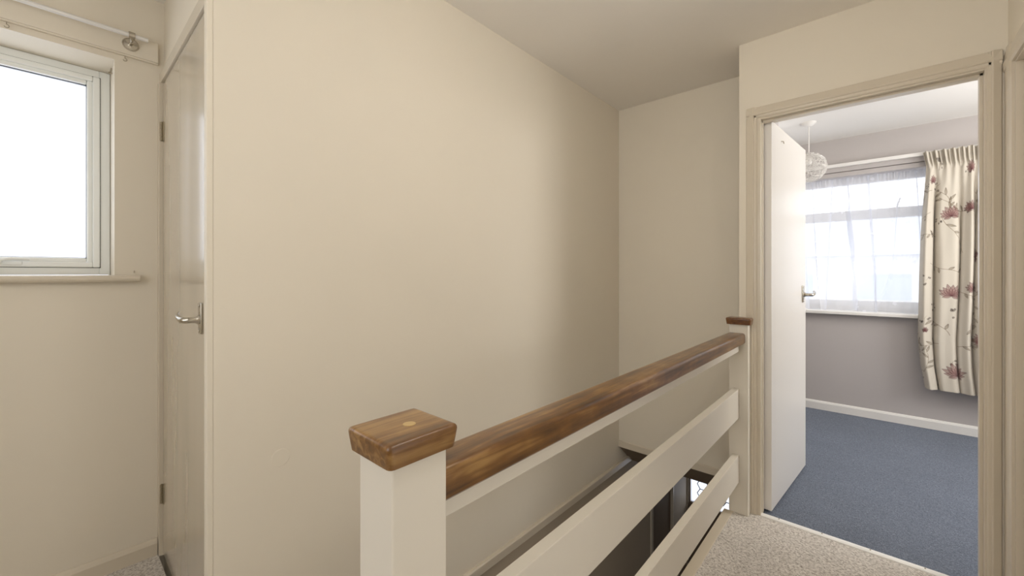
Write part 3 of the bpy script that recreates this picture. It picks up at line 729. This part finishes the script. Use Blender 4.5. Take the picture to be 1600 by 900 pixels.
# ------------------------------------------------------------------ sheer net curtain
def make_net():
    NV = 40
    # fold centres (x) with strength: cloth doubles back there
    folds = [(-1.05, .02), (-.92, .03), (-.78, .02), (-.66, .03), (-.52, .02), (-.44, .012), (-.295, .022), (-.235, .012), (-.19, .026), (-.145, .014), (-.055, .034), (.010, .024), (.14, .006), (.24, .012), (.33, .02), (.42, .02)]
    t = np.linspace(0, 1, 1500); base = VX0 + .02 + (VX1 - VX0 - .04) * t
    rows = []
    for r in range(NV):
        v = r / (NV - 1); z = 2.066 + (.898 - 2.066) * v
        x = base.copy(); y = np.full_like(x, YN + .045)
        for i, (fx, fw) in enumerate(folds):
            wd = fw * (1 + 1.5 * v if i in (8, 10) else 1 + .6 * v); c_ = fx + (.05 * v * (1 if i % 3 else -1))
            g = (x0_ := base - c_) / wd
            x = x - 1.9 * g * np.exp(-g * g) * wd
            y = y + .014 * np.exp(-g * g) * np.sign(np.sin(i * 2.1)) + .012 * g * np.exp(-g * g)
        y = y + .006 * np.sin(base * 41 + 1.5 * v) + .003 * np.sin(base * 97)
        if v < .04: y = y + .004 * np.sin(base * 330)
        rows.append(np.stack([x, y, np.full_like(x, z) + .004 * np.sin(base * 20) * (v > .98)], -1))
    P = np.array(rows); NU = P.shape[1]
    verts = P.reshape(-1, 3); idx = np.arange(NV * NU).reshape(NV, NU)
    q = np.stack([idx[:-1, :-1], idx[1:, :-1], idx[1:, 1:], idx[:-1, 1:]], -1).reshape(-1, 4)
    me = bpy.data.meshes.new('net_curtain'); me.vertices.add(len(verts)); me.vertices.foreach_set('co', verts.astype(np.float32).ravel())
    me.loops.add(q.size); me.loops.foreach_set('vertex_index', q.ravel().astype(np.int32))
    me.polygons.add(len(q)); me.polygons.foreach_set('loop_start', np.arange(0, q.size, 4, dtype=np.int32)); me.polygons.foreach_set('loop_total', np.full(len(q), 4, dtype=np.int32))
    me.update(calc_edges=True); me.polygons.foreach_set('use_smooth', np.ones(len(q), dtype=bool))
    m = bpy.data.materials.new('sheer_voile'); m.use_nodes = True; nt = m.node_tree; nt.nodes.clear()
    out = N(nt, 'ShaderNodeOutputMaterial'); tr = N(nt, 'ShaderNodeBsdfTransparent'); tl = N(nt, 'ShaderNodeBsdfTranslucent'); df = N(nt, 'ShaderNodeBsdfDiffuse')
    tl.inputs[0].default_value = (.80, .82, .88, 1); df.inputs[0].default_value = (.86, .87, .92, 1)
    ml = N(nt, 'ShaderNodeMixShader'); ml.inputs[0].default_value = .55; nt.links.new(tl.outputs[0], ml.inputs[1]); nt.links.new(df.outputs[0], ml.inputs[2])
    tc = N(nt, 'ShaderNodeTexCoord')
    vo = N(nt, 'ShaderNodeTexVoronoi'); vo.inputs['Scale'].default_value = 11; nt.links.new(tc.outputs['Object'], vo.inputs['Vector'])
    no = N(nt, 'ShaderNodeTexNoise'); no.inputs['Scale'].default_value = 60; nt.links.new(tc.outputs['Object'], no.inputs['Vector'])
    ad = N(nt, 'ShaderNodeMath', operation='MULTIPLY_ADD'); ad.inputs[1].default_value = .25; nt.links.new(no.outputs['Fac'], ad.inputs[0]); nt.links.new(vo.outputs['Distance'], ad.inputs[2])
    mr = N(nt, 'ShaderNodeMapRange'); mr.inputs[1].default_value = .22; mr.inputs[2].default_value = .30; mr.inputs[3].default_value = .66; mr.inputs[4].default_value = .50
    nt.links.new(ad.outputs[0], mr.inputs[0])
    mx = N(nt, 'ShaderNodeMixShader'); nt.links.new(mr.outputs[0], mx.inputs[0]); nt.links.new(tr.outputs[0], mx.inputs[1]); nt.links.new(ml.outputs[0], mx.inputs[2])
    nt.links.new(mx.outputs[0], out.inputs[0]); me.materials.append(m)
    o = bpy.data.objects.new('net_curtain', me); COL.objects.link(o)
    return tag(o, 'sheer white net curtain hanging in soft folds inside the bedroom window recess', 'net curtain')
make_net()

# ------------------------------------------------------------------ neighbouring house across the street
nh = empty('neighbouring_house', (0, 22, -3)); tag(nh, 'pale neighbouring house across the street seen faintly through the net curtain', 'house')
M['render_w'] = paint('pale_render', (238, 236, 234), .8, .05)
M['roof'] = paint('grey_roof', (206, 208, 214), .8, .1)
M['dark_glass'] = paint('window_grey', (196, 202, 214), .3, 0)
MB().box(-9, 9, 20, 27, -3.0, 1.9).build('wall', M['render_w'], nh)
m = MB(); m.prism([(19.6, 1.9), (27.4, 1.9), (23.5, 3.6)], 'x', -9.3, 9.3); m.build('roof', M['roof'], nh)
for x in (-6.5, -3.4, -.6, 2.2, 5.4):
    m = MB(); m.box(x, x + 1.6, 19.95, 20.02, .2, 1.3, .01); wn = m.build('window', M['white'], nh)
    m = MB(); m.box(x + .08, x + 1.52, 19.93, 19.97, .28, 1.22); m.build('pane', M['dark_glass'], wn)
struct(box('ground', M['roof'], -30, 30, 5.2, 60, -3.2, -3.0))

# unseen pendant fittings added for the landing and bedroom fill lamps
for x, y, lab in ((-.10, .60, 'bare pendant fitting added for fill light over the landing carpet beside the banister'), (-.75, -.70, 'bare pendant fitting added for fill light at the rear of the landing beside the frosted window'),
                  (-.30, 1.15, 'bare pendant fitting added for fill light close to the landing ceiling near the bedroom doorway'), (.95, 3.20, 'bare pendant fitting added for fill light at the right side of the bedroom'), (-.85, 3.70, 'bare pendant fitting added for fill light at the left of the bedroom behind the open door')):
    zb = .27 if y == 1.15 else 0
    pe = empty('fill_pendant', (x, y, CZ)); tag(pe, lab, 'pendant lamp', 'added fill pendants')
    m = MB(); m.lathe([(.006, CZ - .030), (.030, CZ - .022), (.048, CZ - .008), (.050, CZ)], Matrix.Translation((x, y, 0)), 32); m.build('ceiling_rose', M['white'], pe, smooth=True)
    m = MB(); m.tube([(x, y, CZ - .02), (x, y, 2.10 + zb)], .0035, 8); m.build('cord', M['white'], pe, smooth=True)
    m = MB(); m.lathe([(.006, 2.11 + zb), (.018, 2.10 + zb), (.020, 2.05 + zb), (.016, 2.03 + zb)], Matrix.Translation((x, y, 0)), 20); m.build('lamp_holder', M['white'], pe, smooth=True)
